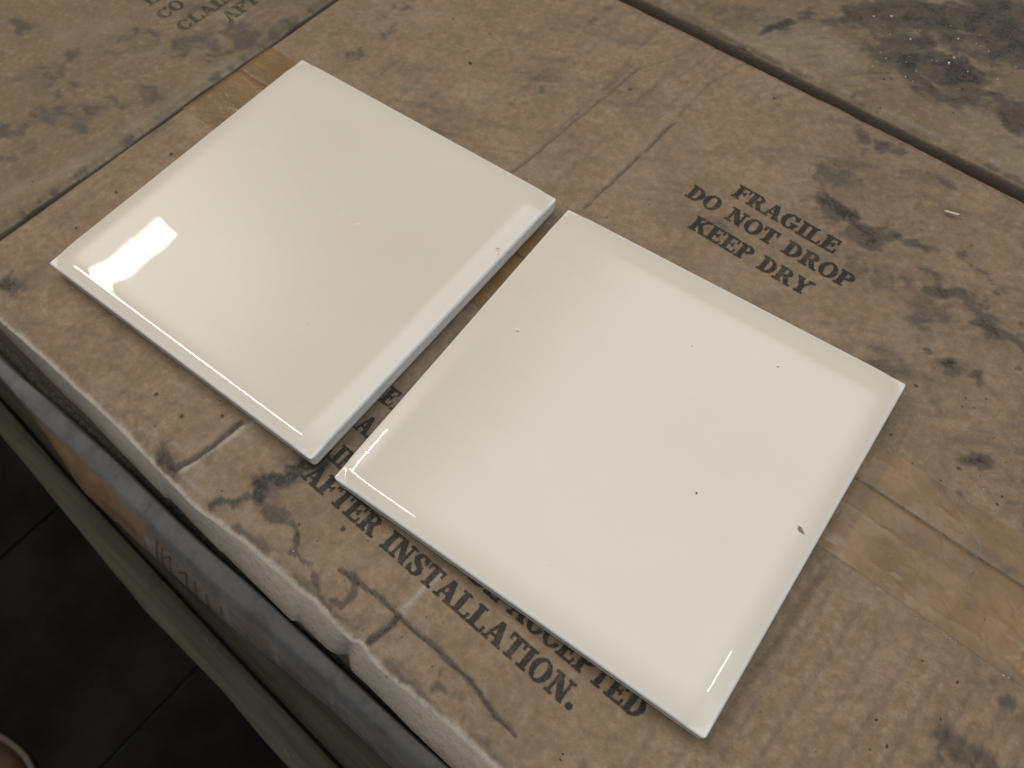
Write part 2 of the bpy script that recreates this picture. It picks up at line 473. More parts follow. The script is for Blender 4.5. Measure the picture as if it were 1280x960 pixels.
def kraft(name, c1, c2, c3, dirt_shade_c=(.115, .088, .067), black_c=(.038, .033, .028), pale_c=(.405, .352, .292)):
    t = NT(name)
    base = t.mix(t.ramp(t.noise(22, 5, .6), .35, .65), c1, c2)
    base = t.mix(t.ramp(t.noise(70, 4, .6, dist=.6), .42, .68), base, c3)
    fib = t.noise(1.0, 3, .6, t.mapping((700, 2600, 700)))
    fib2 = t.noise(2100, 2, .6)
    mott = t.noise(330, 4, .65)
    base = t.mix(t.ramp(mott, .42, .70, .0, .62), base, (.17, .120, .072))
    base = t.mix(t.ramp(mott, .48, .30, .0, .40), base, (.38, .285, .195))
    base = t.mix(t.ramp(fib, .40, .72, 0, .38), base, (.17, .13, .085))
    base = t.mix(t.ramp(fib2, .56, .74, 0, .50), base, (.13, .095, .06))
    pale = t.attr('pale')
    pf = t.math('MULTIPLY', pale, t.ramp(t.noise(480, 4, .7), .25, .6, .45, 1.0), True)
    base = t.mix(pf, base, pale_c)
    dirt_shade = t.attr('dirt_shade')  # real dirt, plus shade painted into the gaps
    df = t.math('MULTIPLY', dirt_shade, t.ramp(t.noise(620, 4, .75), .28, .62, .60, 1.0), True)
    base = t.mix(t.ramp(df, 0, .55), base, dirt_shade_c)
    base = t.mix(t.ramp(df, .55, 1.0), base, black_c)
    # fine stray specks of soot
    vor = t.n('ShaderNodeTexVoronoi')
    vor.inputs['Scale'].default_value = 150
    t.link(t.tc.outputs['Object'], vor.inputs['Vector'])
    sp = t.ramp(vor.outputs['Distance'], .05, .10, 1, 0)
    sp = t.math('MULTIPLY', sp, t.ramp(t.noise(60, 2), .56, .62))
    base = t.mix(t.math('MULTIPLY', sp, .65), base, (.06, .045, .03))
    bn = t.bump(t.noise(260, 7, .70), .85, .0006)
    bn = t.bump(fib, .35, .00025, bn)
    rough = t.ramp(t.noise(160, 3), .3, .7, .62, .88)
    return t.out(base, rough, bn, Specular_IOR_Level=.25)


M = {}
M['kraft'] = kraft('kraft_cardboard', (.268, .185, .115), (.300, .205, .128), (.236, .168, .103))
M['kraft_left'] = kraft('kraft_left_shaded', (.202, .147, .086), (.236, .170, .100), (.176, .130, .079), dirt_shade_c=(.105, .082, .067), pale_c=(.29, .25, .18))  # darker kraft: weaker light on the left carton put into its colour
M['kraft_back'] = kraft('kraft_back_shaded', (.208, .149, .086), (.242, .171, .100), (.184, .134, .079), dirt_shade_c=(.10, .080, .062))  # same for the back carton: light falloff painted into the kraft


def simple(name, c1, c2, scale, rough=.8, bump=.3, bd=.0005, **kw):
    t = NT(name)
    n = t.noise(scale, 5, .6)
    c = t.mix(t.ramp(n, .35, .65), c1, c2)
    return t.out(c, rough, t.bump(t.noise(scale * 5, 4, .6), bump, bd), **kw)


M['inner'] = simple('kraft_inner', (.16, .11, .065), (.20, .145, .09), 60)
M['side'] = kraft('kraft_side', (.36, .27, .18), (.33, .25, .17), (.30, .23, .15))


def glaze_mat():
    t = NT('cream_glaze')
    c = t.mix(t.ramp(t.noise(9, 3), .3, .7), (.688, .610, .508), (.712, .640, .538))
    c = t.mix(t.math('MULTIPLY', t.ramp(t.noise(5200, 2, .6), .45, .8), .10), c, (.55, .47, .36))
    # the glaze colour turns whiter towards the rim
    rim = t.attr('rim')
    c = t.mix(t.math('MULTIPLY', rim, .75, True), c, (.82, .82, .80))
    dust = t.ramp(t.noise(2600, 2, .5), .70, .76)
    dust = t.math('MULTIPLY', dust, t.ramp(t.noise(40, 3, .6), .42, .62))
    c = t.mix(t.math('MULTIPLY', dust, .35), c, (.42, .37, .30))
    sm = t.ramp(t.noise(1.0, 5, .65, t.mapping((26, 60, 26), (0, 0, .7))), .48, .72)
    c = t.mix(t.math('MULTIPLY', sm, .10), c, (.60, .53, .44))
    bn = t.bump(t.noise(150, 2, .5), .03, .00010)
    bn = t.bump(t.noise(1.0, 2, .5, t.mapping((1500, 260, 900), (0, 0, .3))), .03, .00008, bn)
    r = t.ramp(t.noise(130, 4, .7), .4, .75, .015, .035)
    return t.out(c, r, bn, IOR=1.52, Specular_IOR_Level=.5)


def bisque_mat():
    t = NT('white_bisque')
    str_ = t.noise(1.0, 4, .6, t.mapping((120, 120, 900)))
    c = t.mix(t.ramp(str_, .3, .7), (.80, .80, .79), (.68, .68, .68))
    c = t.mix(t.ramp(t.noise(240, 4, .7), .60, .76, 0, .5), c, (.36, .34, .31))
    return t.out(c, .75, t.bump(str_, .6, .0004))


M['glaze'] = glaze_mat()
M['bisque'] = bisque_mat()


def ink_mat(name, col, wear, lo=.30, hi=.62):
    t = NT(name)
    d = t.attr('ink')          # signed distance to the letter outline, in cap heights, negative inside
    wob = t.math('MULTIPLY', t.math('SUBTRACT', t.noise(1500, 3, .6), .5), .10)
    e = t.math('ADD', d, wob)
    a = t.ramp(e, .014, .050, 1, 0)
    w = t.ramp(t.noise(1300, 4, .7), lo, hi, 1 - wear, 1)
    w2 = t.ramp(t.noise(150, 3, .6), .3, .6, 1 - wear * .7, 1)
    a = t.math('MULTIPLY', a, t.math('MULTIPLY', w, w2), True)
    t.out(col, .72, None, Specular_IOR_Level=.3)
    t.link(a, t.p.inputs['Alpha'])
    return t.m


M['ink'] = ink_mat('black_print', (.030, .029, .026), .52)
M['ink_faded'] = ink_mat('faded_print', (.055, .050, .038), .75, .35, .65)
M['ink_rust'] = simple('rust_print', (.11, .06, .035), (.16, .09, .055), 300)


def tape_mat():
    t = NT('brown_packing_tape')
    c = t.mix(t.ramp(t.noise(28, 5, .65), .35, .65), (.30, .172, .068), (.25, .150, .066))
    c = t.mix(t.ramp(t.noise(330, 4, .7), .5, .75, 0, .45), c, (.22, .145, .075))
    c = t.mix(t.attr('seam'), c, (.085, .055, .03))
    c = t.mix(t.math('MULTIPLY', t.attr('pale'), .8, True), c, (.50, .38, .24))
    c = t.mix(t.attr('dirt_shade'), c, (.12, .09, .055))
    bn = t.bump(t.noise(70, 3, .5, dist=.4), .25, .0006)
    vo = t.n('ShaderNodeTexVoronoi', feature='DISTANCE_TO_EDGE')
    vo.inputs['Scale'].default_value = 130
    t.link(t.tc.outputs['Object'], vo.inputs['Vector'])
    bn = t.bump(t.ramp(vo.outputs['Distance'], 0, .12), .12, .0003, bn)
    bn = t.bump(t.noise(420, 3, .6), .5, .0003, bn)
    t.out(c, t.ramp(t.noise(90, 3), .3, .7, .20, .42), bn)
    a = t.math('SUBTRACT', .80, t.ramp(t.noise(45, 4, .6), .40, .75, 0, .40))
    a = t.math('MULTIPLY', a, t.attr('cover'), True)
    t.link(a, t.p.inputs['Alpha'])
    return t.m


M['tape'] = tape_mat()


# ------------------------------------------------------------------ lettering: a bold slab-serif drawn as distance fields
def _box(x, y, x0, y0, x1, y1, w):
    dx, dy = x1 - x0, y1 - y0
    L = math.hypot(dx, dy)
    ux, uy = dx / L, dy / L
    a = (x - (x0 + x1) / 2) * ux + (y - (y0 + y1) / 2) * uy
    b = -(x - (x0 + x1) / 2) * uy + (y - (y0 + y1) / 2) * ux
    qx, qy = np.abs(a) - L / 2, np.abs(b) - w / 2
    return np.minimum(np.maximum(qx, qy), 0) + np.hypot(np.maximum(qx, 0), np.maximum(qy, 0))


def _ell(x, y, cx, cy, rx, ry):
    k = np.hypot((x - cx) / rx, (y - cy) / ry)
    g = np.hypot((x - cx) / rx ** 2, (y - cy) / ry ** 2) + 1e-6
    return k * (k - 1) / g


ST, HL, SE = .235, .075, .075          # stem, hairline, serif thickness


def stem(x, y, cx, y0=0, y1=1, w=ST, s0=True, s1=True, sl=.11):
    d = _box(x, y, cx, y0, cx, y1, w)
    if s0:
        d = np.minimum(d, _box(x, y, cx - w / 2 - sl, SE / 2, cx + w / 2 + sl, SE / 2, SE))
    if s1:
        d = np.minimum(d, _box(x, y, cx - w / 2 - sl, 1 - SE / 2, cx + w / 2 + sl, 1 - SE / 2, SE))
    return d


def bowl(x, y, cx, cy, rx, ry, xmin, thick=.22, hair=.075):
    o = _ell(x, y, cx, cy, rx, ry)
    i = _ell(x, y, cx, cy, rx - thick, ry - hair)
    return np.maximum(np.maximum(o, -i), xmin - x)


def glyph(ch, x, y):
    u = np.minimum
    if ch == 'I':
        return .46, stem(x, y, .23)
    if ch == 'L':
        d = u(stem(x, y, .23), _box(x, y, .2, .04, .80, .04, .08))
        return .86, u(d, _box(x, y, .78, 0, .81, .30, .07))
    if ch in 'EF':
        d = u(stem(x, y, .23), _box(x, y, .2, .96, .78, .96, .08))
        d = u(d, _box(x, y, .76, .72, .78, 1, .07))
        d = u(d, u(_box(x, y, .3, .52, .58, .52, .07), _box(x, y, .58, .38, .58, .66, .06)))
        if ch == 'E':
            d = u(d, u(_box(x, y, .2, .04, .80, .04, .08), _box(x, y, .78, 0, .82, .30, .07)))
            return .88, d
        return .84, d
    if ch == 'T':
        d = u(stem(x, y, .42, s1=False), _box(x, y, .03, .96, .81, .96, .08))
        return .86, u(d, u(_box(x, y, .05, .70, .04, 1, .07), _box(x, y, .79, .70, .80, 1, .07)))
    if ch == 'O':
        o = _ell(x, y, .46, .5, .45, .52)
        return .94, np.maximum(o, -_ell(x, y, .46, .5, .225, .455))
    if ch in 'CG':
        o = np.maximum(_ell(x, y, .46, .5, .45, .52), -_ell(x, y, .48, .5, .235, .455))
        cut = np.minimum(x - .52, np.minimum(y - .30, .70 - y))
        d = np.maximum(o, cut)
        d = u(d, _box(x, y, .80, .70, .80, 1.0, .075))
        if ch == 'C':
            return .90, np.maximum(d, x - .86)
        d = np.maximum(d, x - .86)
        d = u(d, _box(x, y, .74, .05, .74, .40, .2))
        return .98, u(d, _box(x, y, .55, .40, .96, .40, SE))
    if ch == 'D':
        d = u(stem(x, y, .23), bowl(x, y, .36, .5, .52, .5, .3))
        return .93, d
    if ch in 'PRB':
        d = u(stem(x, y, .23), bowl(x, y, .42, .74, .38, .26, .3, .2, .07))
        d = u(d, u(_box(x, y, .3, .965, .44, .965, .07), _box(x, y, .3, .515, .44, .515, .07)))
        if ch == 'P':
            return .84, d
        if ch == 'R':
            d = u(d, _box(x, y, .52, .50, .78, .04, .21))
            return .98, u(d, _box(x, y, .68, .037, .98, .037, SE))
        d = u(d, bowl(x, y, .42, .27, .43, .27, .3, .21, .07))
        return .90, u(d, _box(x, y, .3, .035, .44, .035, .07))
    if ch == 'A':
        d = u(_box(x, y, .44, 1.0, .16, .02, .08), _box(x, y, .47, 1.0, .80, .02, .23))
        d = np.maximum(d, np.maximum(y - 1.0, -y))
        d = u(d, _box(x, y, .26, .32, .66, .32, .07))
        return 1.0, u(d, u(_box(x, y, .0, .037, .32, .037, SE), _box(x, y, .60, .037, 1.0, .037, SE)))
    if ch == 'N':
        d = u(_box(x, y, .20, 0, .20, 1, .08), _box(x, y, .82, 0, .82, 1, .08))
        g = np.maximum(_box(x, y, .20, 1.06, .82, -.06, .23), np.maximum(y - 1.0, -y))
        d = u(d, g)
        d = u(d, u(_box(x, y, .04, .037, .38, .037, SE), _box(x, y, .66, .963, 1.0, .963, SE)))
        return 1.02, u(d, _box(x, y, .02, .963, .26, .963, SE))
    if ch == 'M':
        d = u(_box(x, y, .18, 0, .18, 1, .08), _box(x, y, 1.0, 0, 1.0, 1, ST))
        d = u(d, np.maximum(_box(x, y, .22, 1.02, .60, .05, .22), np.maximum(y - 1, -y)))
        d = u(d, _box(x, y, .60, .05, .94, .98, .08))
        for a, b in ((.03, .34), (.80, 1.22)):
            d = u(d, _box(x, y, a, .037, b, .037, SE))
        return 1.22, u(d, u(_box(x, y, .02, .963, .26, .963, SE), _box(x, y, .94, .963, 1.22, .963, SE)))
    if ch == 'S':
        a = np.maximum(_ell(x, y, .39, .735, .33, .285), -_ell(x, y, .41, .735, .14, .215))
        a = np.maximum(a, np.minimum(x - .40, .66 - y) * 1.0) if False else a
        a = np.maximum(a, -np.maximum(.40 - x, y - .80) * -1.0) if False else a
        top = np.maximum(a, np.minimum(x - .40, .80 - y))
        b = np.maximum(_ell(x, y, .39, .265, .35, .285), -_ell(x, y, .37, .265, .15, .215))
        bot = np.maximum(b, np.minimum(.38 - x, y - .20))
        mid = _box(x, y, .20, .62, .60, .38, .21)
        d = u(u(top, bot), mid)
        d = u(d, u(_box(x, y, .67, .70, .67, 1, .07), _box(x, y, .08, 0, .08, .32, .07)))
        return .78, d
    if ch == 'K':
        d = u(stem(x, y, .23), _box(x, y, .32, .42, .80, .97, .08))
        d = u(d, _box(x, y, .45, .60, .82, .04, .22))
        return 1.02, u(d, u(_box(x, y, .62, .963, .98, .963, SE), _box(x, y, .66, .037, 1.02, .037, SE)))
    if ch == 'Y':
        d = u(stem(x, y, .47, 0, .45, s1=False), np.maximum(_box(x, y, .18, 1.0, .47, .40, .22), y - 1))
        d = u(d, _box(x, y, .80, .97, .50, .42, .08))
        return .98, u(d, u(_box(x, y, .02, .963, .40, .963, SE), _box(x, y, .64, .963, .98, .963, SE)))
    if ch == '.':
        return .36, _ell(x, y, .18, .13, .13, .13)
    return .45, None


def text_sdf(txt, width, cap, cell=.00022):
    """returns local coords (s along the line, t up) and the signed distance in cap heights"""
    gap = .055
    ws = []
    for ch in txt:
        g = glyph(ch, np.zeros(1), np.zeros(1))
        ws.append(g[0] + gap)
    tot = sum(ws) - gap
    kx = width / (tot * cap)
    pad = .08
    ns = int((width + 2 * pad * cap) / cell)
    nt = int(cap * (1 + 2 * pad) / cell)
    s = np.linspace(-pad * cap, width + pad * cap, ns)[:, None] + np.zeros((1, nt))
    t = np.linspace(-pad * cap, cap * (1 + pad), nt)[None, :] + np.zeros((ns, 1))
    X, Y = s / cap / kx, t / cap
    D = np.full(X.shape, 1.0)
    x0 = 0
    for ch, w in zip(txt, ws):
        _, d = glyph(ch, X - x0, Y)
        if d is not None:
            D = np.minimum(D, d)
        x0 += w
    return s, t, D


def text_obj(txt, width, cap, place, zfun, mat, parent, lift=.00022):
    s, t, D = text_sdf(txt, width, cap)
    U, V = place(s, t)
    wU = U + .00012 * (fbm(U * 700, V * 700, 5, 2) - .5)
    Z = zfun(U, V) + lift
    f = grid_faces(*s.shape)
    keep = (D.reshape(-1)[f].min(axis=1) < .075)
    f = f[keep]
    idx = np.unique(f)
    remap = np.zeros(s.size, dtype=np.int64)
    remap[idx] = np.arange(len(idx))
    P = np.stack([wU, V, Z], -1).reshape(-1, 3)[idx]
    return mesh_obj('printed_text', P, remap[f], mat, parent, True, {'ink': D.reshape(-1)[idx]}, org=parent['org'])


# ================================================================== THE NEAR CARTON
U0, U1 = -.0295, .450
VF = -.0195            # where the two top flaps meet
VB = .1405             # back edge
LBL = {}
carton = thing('cardboard_carton', 'dirty kraft carton printed FRAGILE DO NOT DROP KEEP DRY, both cream tiles lie on it', 'carton', .21, -.02, -.096)
us = np.arange(U0, U1, .0009)
EX = EDGE


def vtop(u):
    base = np.interp(u, [-.03, .0106, .0508, .096, .1355, .1592, .1911, .2313, .2581, .45],
                     [-.1815, -.1810, -.1798, -.1798, -.1815, -.1788, -.1774, -.1778, -.1762, -.1745])
    return base + .0006 * (fbm(u * 60, u * 0 + 3, 4) - .5) * 2 + .0014 * np.exp(-((u - .2190) / .0030) ** 2) + .0006 * np.exp(-((u - .196) / .003) ** 2)


def vbot(u):
    b = np.interp(u, [-.03, .0, .0661, .0896, .1407, .1877, .224, .2629, .45], [-.1842, -.1846, -.1852, -.1862, -.1869, -.1867, -.1853, -.1854, -.1850])
    return b + .0030 * np.exp(-(np.abs(u - .2135) / .0030) ** 1.5) + .0003 * (fbm(u * 40, u * 0 + 9, 4) - .5) * 2 + np.interp(u, [.02, .0655, .0665, .118, .1195, .150, .152, .190, .1915, .2115], [0, 0, 0, -.0002, .0007, -.0001, .0002, -.0005, .0008, 0]) + .0010


# near flap: flat sheet, then its folded front edge rolling down over the carton's side
rows = 178
nv = 26
U = np.repeat(us[:, None], rows + nv, 1)
V = np.zeros_like(U)
Z = np.zeros_like(U)
tt = np.linspace(0, 1, rows)
vt = vtop(us)[:, None]
V[:, :rows] = VF - .0006 + (vt - (VF - .0006)) * tt[None, :]
Hh = near_height(U[:, :rows], V[:, :rows])
sag = -.0016 * sstep(-.1735, -.1800, V[:, :rows])
Z[:, :rows] = Hh + sag
# the flap's left end dips a little towards its neighbour
def end_dip(u):
    return -.0022 * (1 - sstep(U0, U0 + .0035, u)) - .003 * sstep(U1 - .004, U1, u)
Z[:, :rows] += end_dip(U[:, :rows])
q = np.linspace(0, 1, nv + 1)[1:]
th = q * math.pi / 2
vb = vbot(us)[:, None]
depth = .0215 + .004 * fbm(us * 30, us * 0 + 2, 12)[:, None]
V[:, rows:] = vt + (vb - vt) * (.25 * np.sin(th)[None, :] + .75 * q[None, :])
Z[:, rows:] = Z[:, rows - 1:rows] - depth * .55 * (.25 * (1 - np.cos(th)[None, :]) + .75 * q[None, :])
dent = .0018 * np.exp(-((us - .2150) / .0030) ** 2)[:, None] * np.sin(th)[None, :]
Z[:, rows:] -= dent
lump = (fbm(U[:, rows:] * 55, Z[:, rows:] * 110, 27, 3) - .5) * .0004 * np.sin(th)[None, :]
V[:, rows:] += lump
dirt_shade, pale = near_marks(U, V)
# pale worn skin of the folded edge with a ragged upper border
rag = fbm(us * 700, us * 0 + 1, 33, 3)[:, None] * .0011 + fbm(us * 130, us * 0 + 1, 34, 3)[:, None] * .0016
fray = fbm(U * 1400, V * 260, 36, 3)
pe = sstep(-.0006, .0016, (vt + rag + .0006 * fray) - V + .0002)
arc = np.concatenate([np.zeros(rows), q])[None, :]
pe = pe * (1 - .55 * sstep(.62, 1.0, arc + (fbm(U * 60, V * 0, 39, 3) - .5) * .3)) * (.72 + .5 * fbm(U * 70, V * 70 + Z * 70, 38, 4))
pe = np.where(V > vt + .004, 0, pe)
dirt_shade = dirt_shade * (1 - .88 * np.clip(pe, 0, 1))
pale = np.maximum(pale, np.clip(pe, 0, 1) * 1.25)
near_flap = grid_obj('near_top_flap', U, V, Z, M['kraft'], carton, {'dirt_shade': dirt_shade, 'pale': np.clip(pale, 0, 1.2)})

# far flap
vr = np.linspace(VF + .0006, VB, 180)
U, V = np.meshgrid(us, vr, indexing='ij')
Z = near_height(U, V) + end_dip(U) - .0018 * sstep(VB - .004, VB, V)
dirt_shade, pale = near_marks(U, V)
dirt_shade = np.maximum(dirt_shade, .35 * sstep(VB - .006, VB, V) * fbm(U * 200, V * 200, 44))
# rolled back lip
nl = 12
th = np.linspace(0, 1, nl + 1)[1:] * math.pi / 2
lipU = np.repeat(us[:, None], nl, 1)
vbk = (VB + .0012 * (fbm(us * 35, us * 0, 46, 3) - .5))[:, None]
V[:, -1:] = V[:, -1:] * 0 + vbk
lipV = vbk + .0022 * np.sin(th)[None, :]
lipZ = Z[:, -1:] - .0150 * (1 - np.cos(th))[None, :]
U = np.concatenate([U, lipU], 1)
V = np.concatenate([V, lipV], 1)
Z = np.concatenate([Z, lipZ], 1)
dl = .45 * fbm(lipU * 160, lipZ * 400, 47, 3)  # shade of the gap put into the lip's colour
dirt_shade = np.concatenate([dirt_shade, dl], 1)
pale = np.concatenate([pale, lipU * 0], 1)
far_flap = grid_obj('far_top_flap', U, V, Z, M['kraft'], carton, {'dirt_shade': dirt_shade, 'pale': pale})
for o in (near_flap, far_flap):
    for p_ in o.data.polygons[:1]:
        pass

org = Vector(carton['org'])
bm_obj('box_body', box_bm(U0 + .001, U1 - .001, -.1795, VB + .0016, -.0955, -.0085, .002), M['inner'], carton, org=org)
# front side panel below the rolled edge: bellied out and scuffed
zz = np.linspace(-.012, -.094, 60)
U, Zg = np.meshgrid(us[::2], zz, indexing='ij')
belly = .0012 * np.sin((Zg + .012) / -.082 * math.pi)
Vp = vbot(U) + .0022 - belly + .0030 * sstep(-.03, -.09, Zg) + (fbm(U * 25, Zg * 40, 52, 4) - .5) * .002
lo = .0035 * (1 - sstep(.02, .125, U)) * sstep(-.022, -.036, Zg)      # lower left the panel slumps outwards
Vp = Vp - lo
grid_obj('side_panel', U, Vp, Zg, M['side'], carton, {'dirt_shade': .25 + .4 * fbm(U * 40, Zg * 60, 53, 4), 'pale': U * 0 + .15})

# packing tape along the seam between the flaps
tu = np.arange(U0 - .0005, U1 - .002, .0012)
tv = np.linspace(-.0500, -.0025, 60)
U, V = np.meshgrid(tu, tv, indexing='ij')
left = 1 - sstep(.0, .06, U)
V = V + .004 * left * np.clip((V + .026) / .024, -1, 1) - .001 * (fbm(U * 14, U * 0, 55) - .5)
wr = (fbm(U * 45, V * 160, 56, 3) - .5) * .00022
crk = np.zeros_like(U)
for pts in ([(312, -8), (330, -9.5), (352, -13)], [(300, -30), (340, -31), (380, -36)], [(330, -44), (350, -47), (372, -45), (392, -49)], [(345, -52), (352, -47)]):
    crk = np.maximum(crk, .5 * np.exp(-(dseg(*warp(U, V, 57, .001, 200), pts) / .0005) ** 2) * sstep(.4, .6, fbm(U * 130, V * 130, 54)))
seamd = np.abs(V - VF - .0007 * (fbm(U * 30, U * 0, 58) - .5))
Z = near_height(U, V) + end_dip(U) + .00030 + wr - .0002 * np.exp(-(seamd / .0009) ** 2) + .0005 * crk
gl = np.exp(-((V + .043 + .03 * (U - .35) * 0) / .006) ** 2) * sstep(.325, .34, U)
gln = gl * sstep(.66, .74, fbm(U * 260, V * 420, 64, 2)) * sstep(.5, .6, fbm(U * 90, V * 90, 67, 2))  # glints of the crinkled tape painted as pale specks
gln = np.maximum(gln, np.exp(-((V + .046) / .003) ** 2 - ((U - .3205) / .004) ** 2) * sstep(.6, .68, fbm(U * 160, V * 700, 68, 2)))
Z = np.where(under_tile(U, V) > .1, np.minimum(Z, -.0004), Z)
brk = fbm(U * 70, V * 0, 59, 3)
seam = np.exp(-(seamd / .0005) ** 2) * sstep(.10, .35, brk + .08)
dirt_shade = smudges(U, V, SMUDGE, 11) * .7 + .30 * sstep(.5, .75, fbm(U * 50, V * 120, 60, 4))
cover = sstep(0, .0012, (V - tv[0] + .004 * left) + .0004 * (fbm(U * 300, V * 300, 65) - .5))
grid_obj('packing_tape', U, V, Z, M['tape'], carton,
         {'seam': seam * 1.0, 'dirt_shade': np.clip(dirt_shade, 0, .8), 'pale': np.clip(crk * .5 + gln, 0, 1), 'cover': U * 0 + 1})


def line_on_near(txt, u0, u1, v0, cap=.0077, mat='ink', z=near_height):
    text_obj(txt, u1 - u0, cap, lambda s, t: (u0 + s, v0 + t), z, M[mat], carton)


line_on_near('FRAGILE', .2052, .2556, .0632)
line_on_near('DO NOT DROP', .1896, .2694, .0508)
line_on_near('KEEP DRY', .2006, .2580, .0373)
line_on_near('AFTER INSTALLATION.', .1585, .2850, -.1482, .0076)
line_on_near('CLAIMS CANNOT BE ACCEPTED', .1400, .3030, -.1368, .0076)
line_on_near('AF', .1585, .1712, -.1215, .0076)
line_on_near('EA', .1575, .1700, -.1070, .0076)


# ================================================================== THE CARTON TO THE LEFT
LU1 = -.0310
leftc = thing('cardboard_carton', 'greyish soot-smeared kraft carton with faded print, beyond the left tile', 'carton', -.22, .05, -.096)


def left_height(u, v):
    h = (fbm(u * 12, v * 12, 103, 3) - .5) * .0024 + (fbm(u * 80, v * 80, 105, 3) - .5) * .0005
    e = LU1 - u
    h = h - .0022 * (1 - sstep(0, .004, e)) + .0004
    return h


uu = np.concatenate([np.arange(-.50, -.20, .006), np.arange(-.20, LU1 - .0005, .0011)])
vv = np.concatenate([np.arange(-.170, .14, .0011), np.arange(.142, .36, .006)])
U, V = np.meshgrid(uu, vv, indexing='ij')
Z = left_height(U, V)
dirt_shade = smudges(U, V, SM_LEFT, 111) * .80
dirt_shade = np.maximum(dirt_shade, grime(U, V, 121, .46, .90, .36))
brd = -.0300 - U
ticks = sstep(.55, .72, fbm(U * 240, V * 240, 127, 3)) * (1 - sstep(.001, .008, brd))
dirt_shade = np.maximum(dirt_shade, ticks * .6)
pale = np.zeros_like(U)
wu, wv = warp(U, V, 131, .003, 90)
for pts, w, s in PALE_LEFT:
    pale = np.maximum(pale, s * np.exp(-(dseg(wu, wv, pts) / w) ** 2) * (.5 + fbm(U * 120, V * 120, 133)))
dirt_shade = dirt_shade * (1 - .6 * np.clip(pale, 0, 1))
nl = 10
th = np.linspace(0, 1, nl + 1)[1:] * math.pi / 2
vvr = vv[None, :]
lipU = LU1 + .0012 * np.sin(th)[:, None] + .0026 * (fbm(vvr * 45, vvr * 0, 135, 4) - .5)
lipZ = Z[-1:, :] - .010 * (1 - np.cos(th))[:, None]
U = np.concatenate([U, lipU], 0)
V = np.concatenate([V, np.repeat(vvr, nl, 0)], 0)
Z = np.concatenate([Z, lipZ], 0)
dirt_shade = np.concatenate([dirt_shade, lipZ * 0 + .5], 0)  # lip coloured darker for the shade in the gap
pale = np.concatenate([pale, lipZ * 0], 0)
grid_obj('top_flap', U, V, Z, M['kraft_left'], leftc, {'dirt_shade': np.clip(dirt_shade, 0, 1), 'pale': np.clip(pale, 0, 1)})
bm_obj('box_body', box_bm(-.499, LU1 + .0004, -.169, .358, -.0955, -.0065, .002), M['inner'], leftc, org=Vector(leftc['org']))


def line_on_left(txt, ubase, v0, width):
    text_obj(txt, width, .0078, lambda s, t: (ubase - t, v0 + s), left_height, M['ink_faded'], leftc)


line_on_left('AFTER', -.0585, .0005, .0365)
line_on_left('CLAIMS', -.0712, -.0190, .0430)
line_on_left('CO', -.0868, -.0200, .0150)
line_on_left('L', -.1010, -.0175, .0065)

# ================================================================== THE CARTON BEHIND
backc = thing('cardboard_carton', 'kraft carton with a large black gritty stain, beyond the straight gap at upper right', 'carton', .28, .30, -.096)
BV0 = .1480
uu = np.concatenate([np.arange(.02, .34, .0011), np.arange(.345, .52, .006)])
vv = np.concatenate([np.arange(BV0, .27, .0011), np.arange(.275, .46, .006)])
U, V = np.meshgrid(uu, vv, indexing='ij')


def back_height(u, v):
    h = (fbm(u * 12, v * 12, 203, 3) - .5) * .0022 + (fbm(u * 110, v * 110, 205, 3) - .5) * .0006
    return h - .0018 * (1 - sstep(0, .004, v - BV0)) + .0004


Z = back_height(U, V)
dirt_shade = smudges(U, V, SM_BACK, 211)
dirt_shade = np.maximum(dirt_shade, grime(U, V, 221, .50, .8, .40))
dirt_shade = np.maximum(dirt_shade, .5 * np.exp(-((V - BV0 - .001) / .0016) ** 2) * sstep(.45, .6, fbm(U * 150, V * 150, 223)))
lite = .30 * np.exp(-((V - BV0 - .0032) / .0016) ** 2) * sstep(.4, .6, fbm(U * 260, V * 260, 225, 3))
pale = np.maximum(lite, .2 * sstep(.55, .75, fbm(U * 30, V * 30, 227, 4)))
nl = 12
th = np.linspace(0, 1, nl + 1)[1:] * math.pi / 2
lipV = BV0 - .0026 * np.sin(th)[None, :] + .0012 * (fbm(uu[:, None] * 50, uu[:, None] * 0, 229, 3) - .5)
lipZ = Z[:, :1] - .0140 * (1 - np.cos(th))[None, :]
U = np.concatenate([np.repeat(uu[:, None], nl, 1)[:, ::-1], U], 1)
V = np.concatenate([lipV[:, ::-1], V], 1)
Z = np.concatenate([lipZ[:, ::-1], Z], 1)
dirt_shade = np.concatenate([np.repeat(.35 + .4 * np.linspace(1, 0, nl)[None, :], len(uu), 0), dirt_shade], 1)  # gap shade painted on the lip, stronger with depth
pale = np.concatenate([lipZ * 0, pale], 1)
grid_obj('top_flap', U, V, Z, M['kraft_back'], backc, {'dirt_shade': np.clip(dirt_shade, 0, 1), 'pale': np.clip(pale, 0, 1)})
bm_obj('box_body', box_bm(.021, .519, BV0 - .0022, .459, -.0955, -.0065, .002), M['inner'], backc, org=Vector(backc['org']))

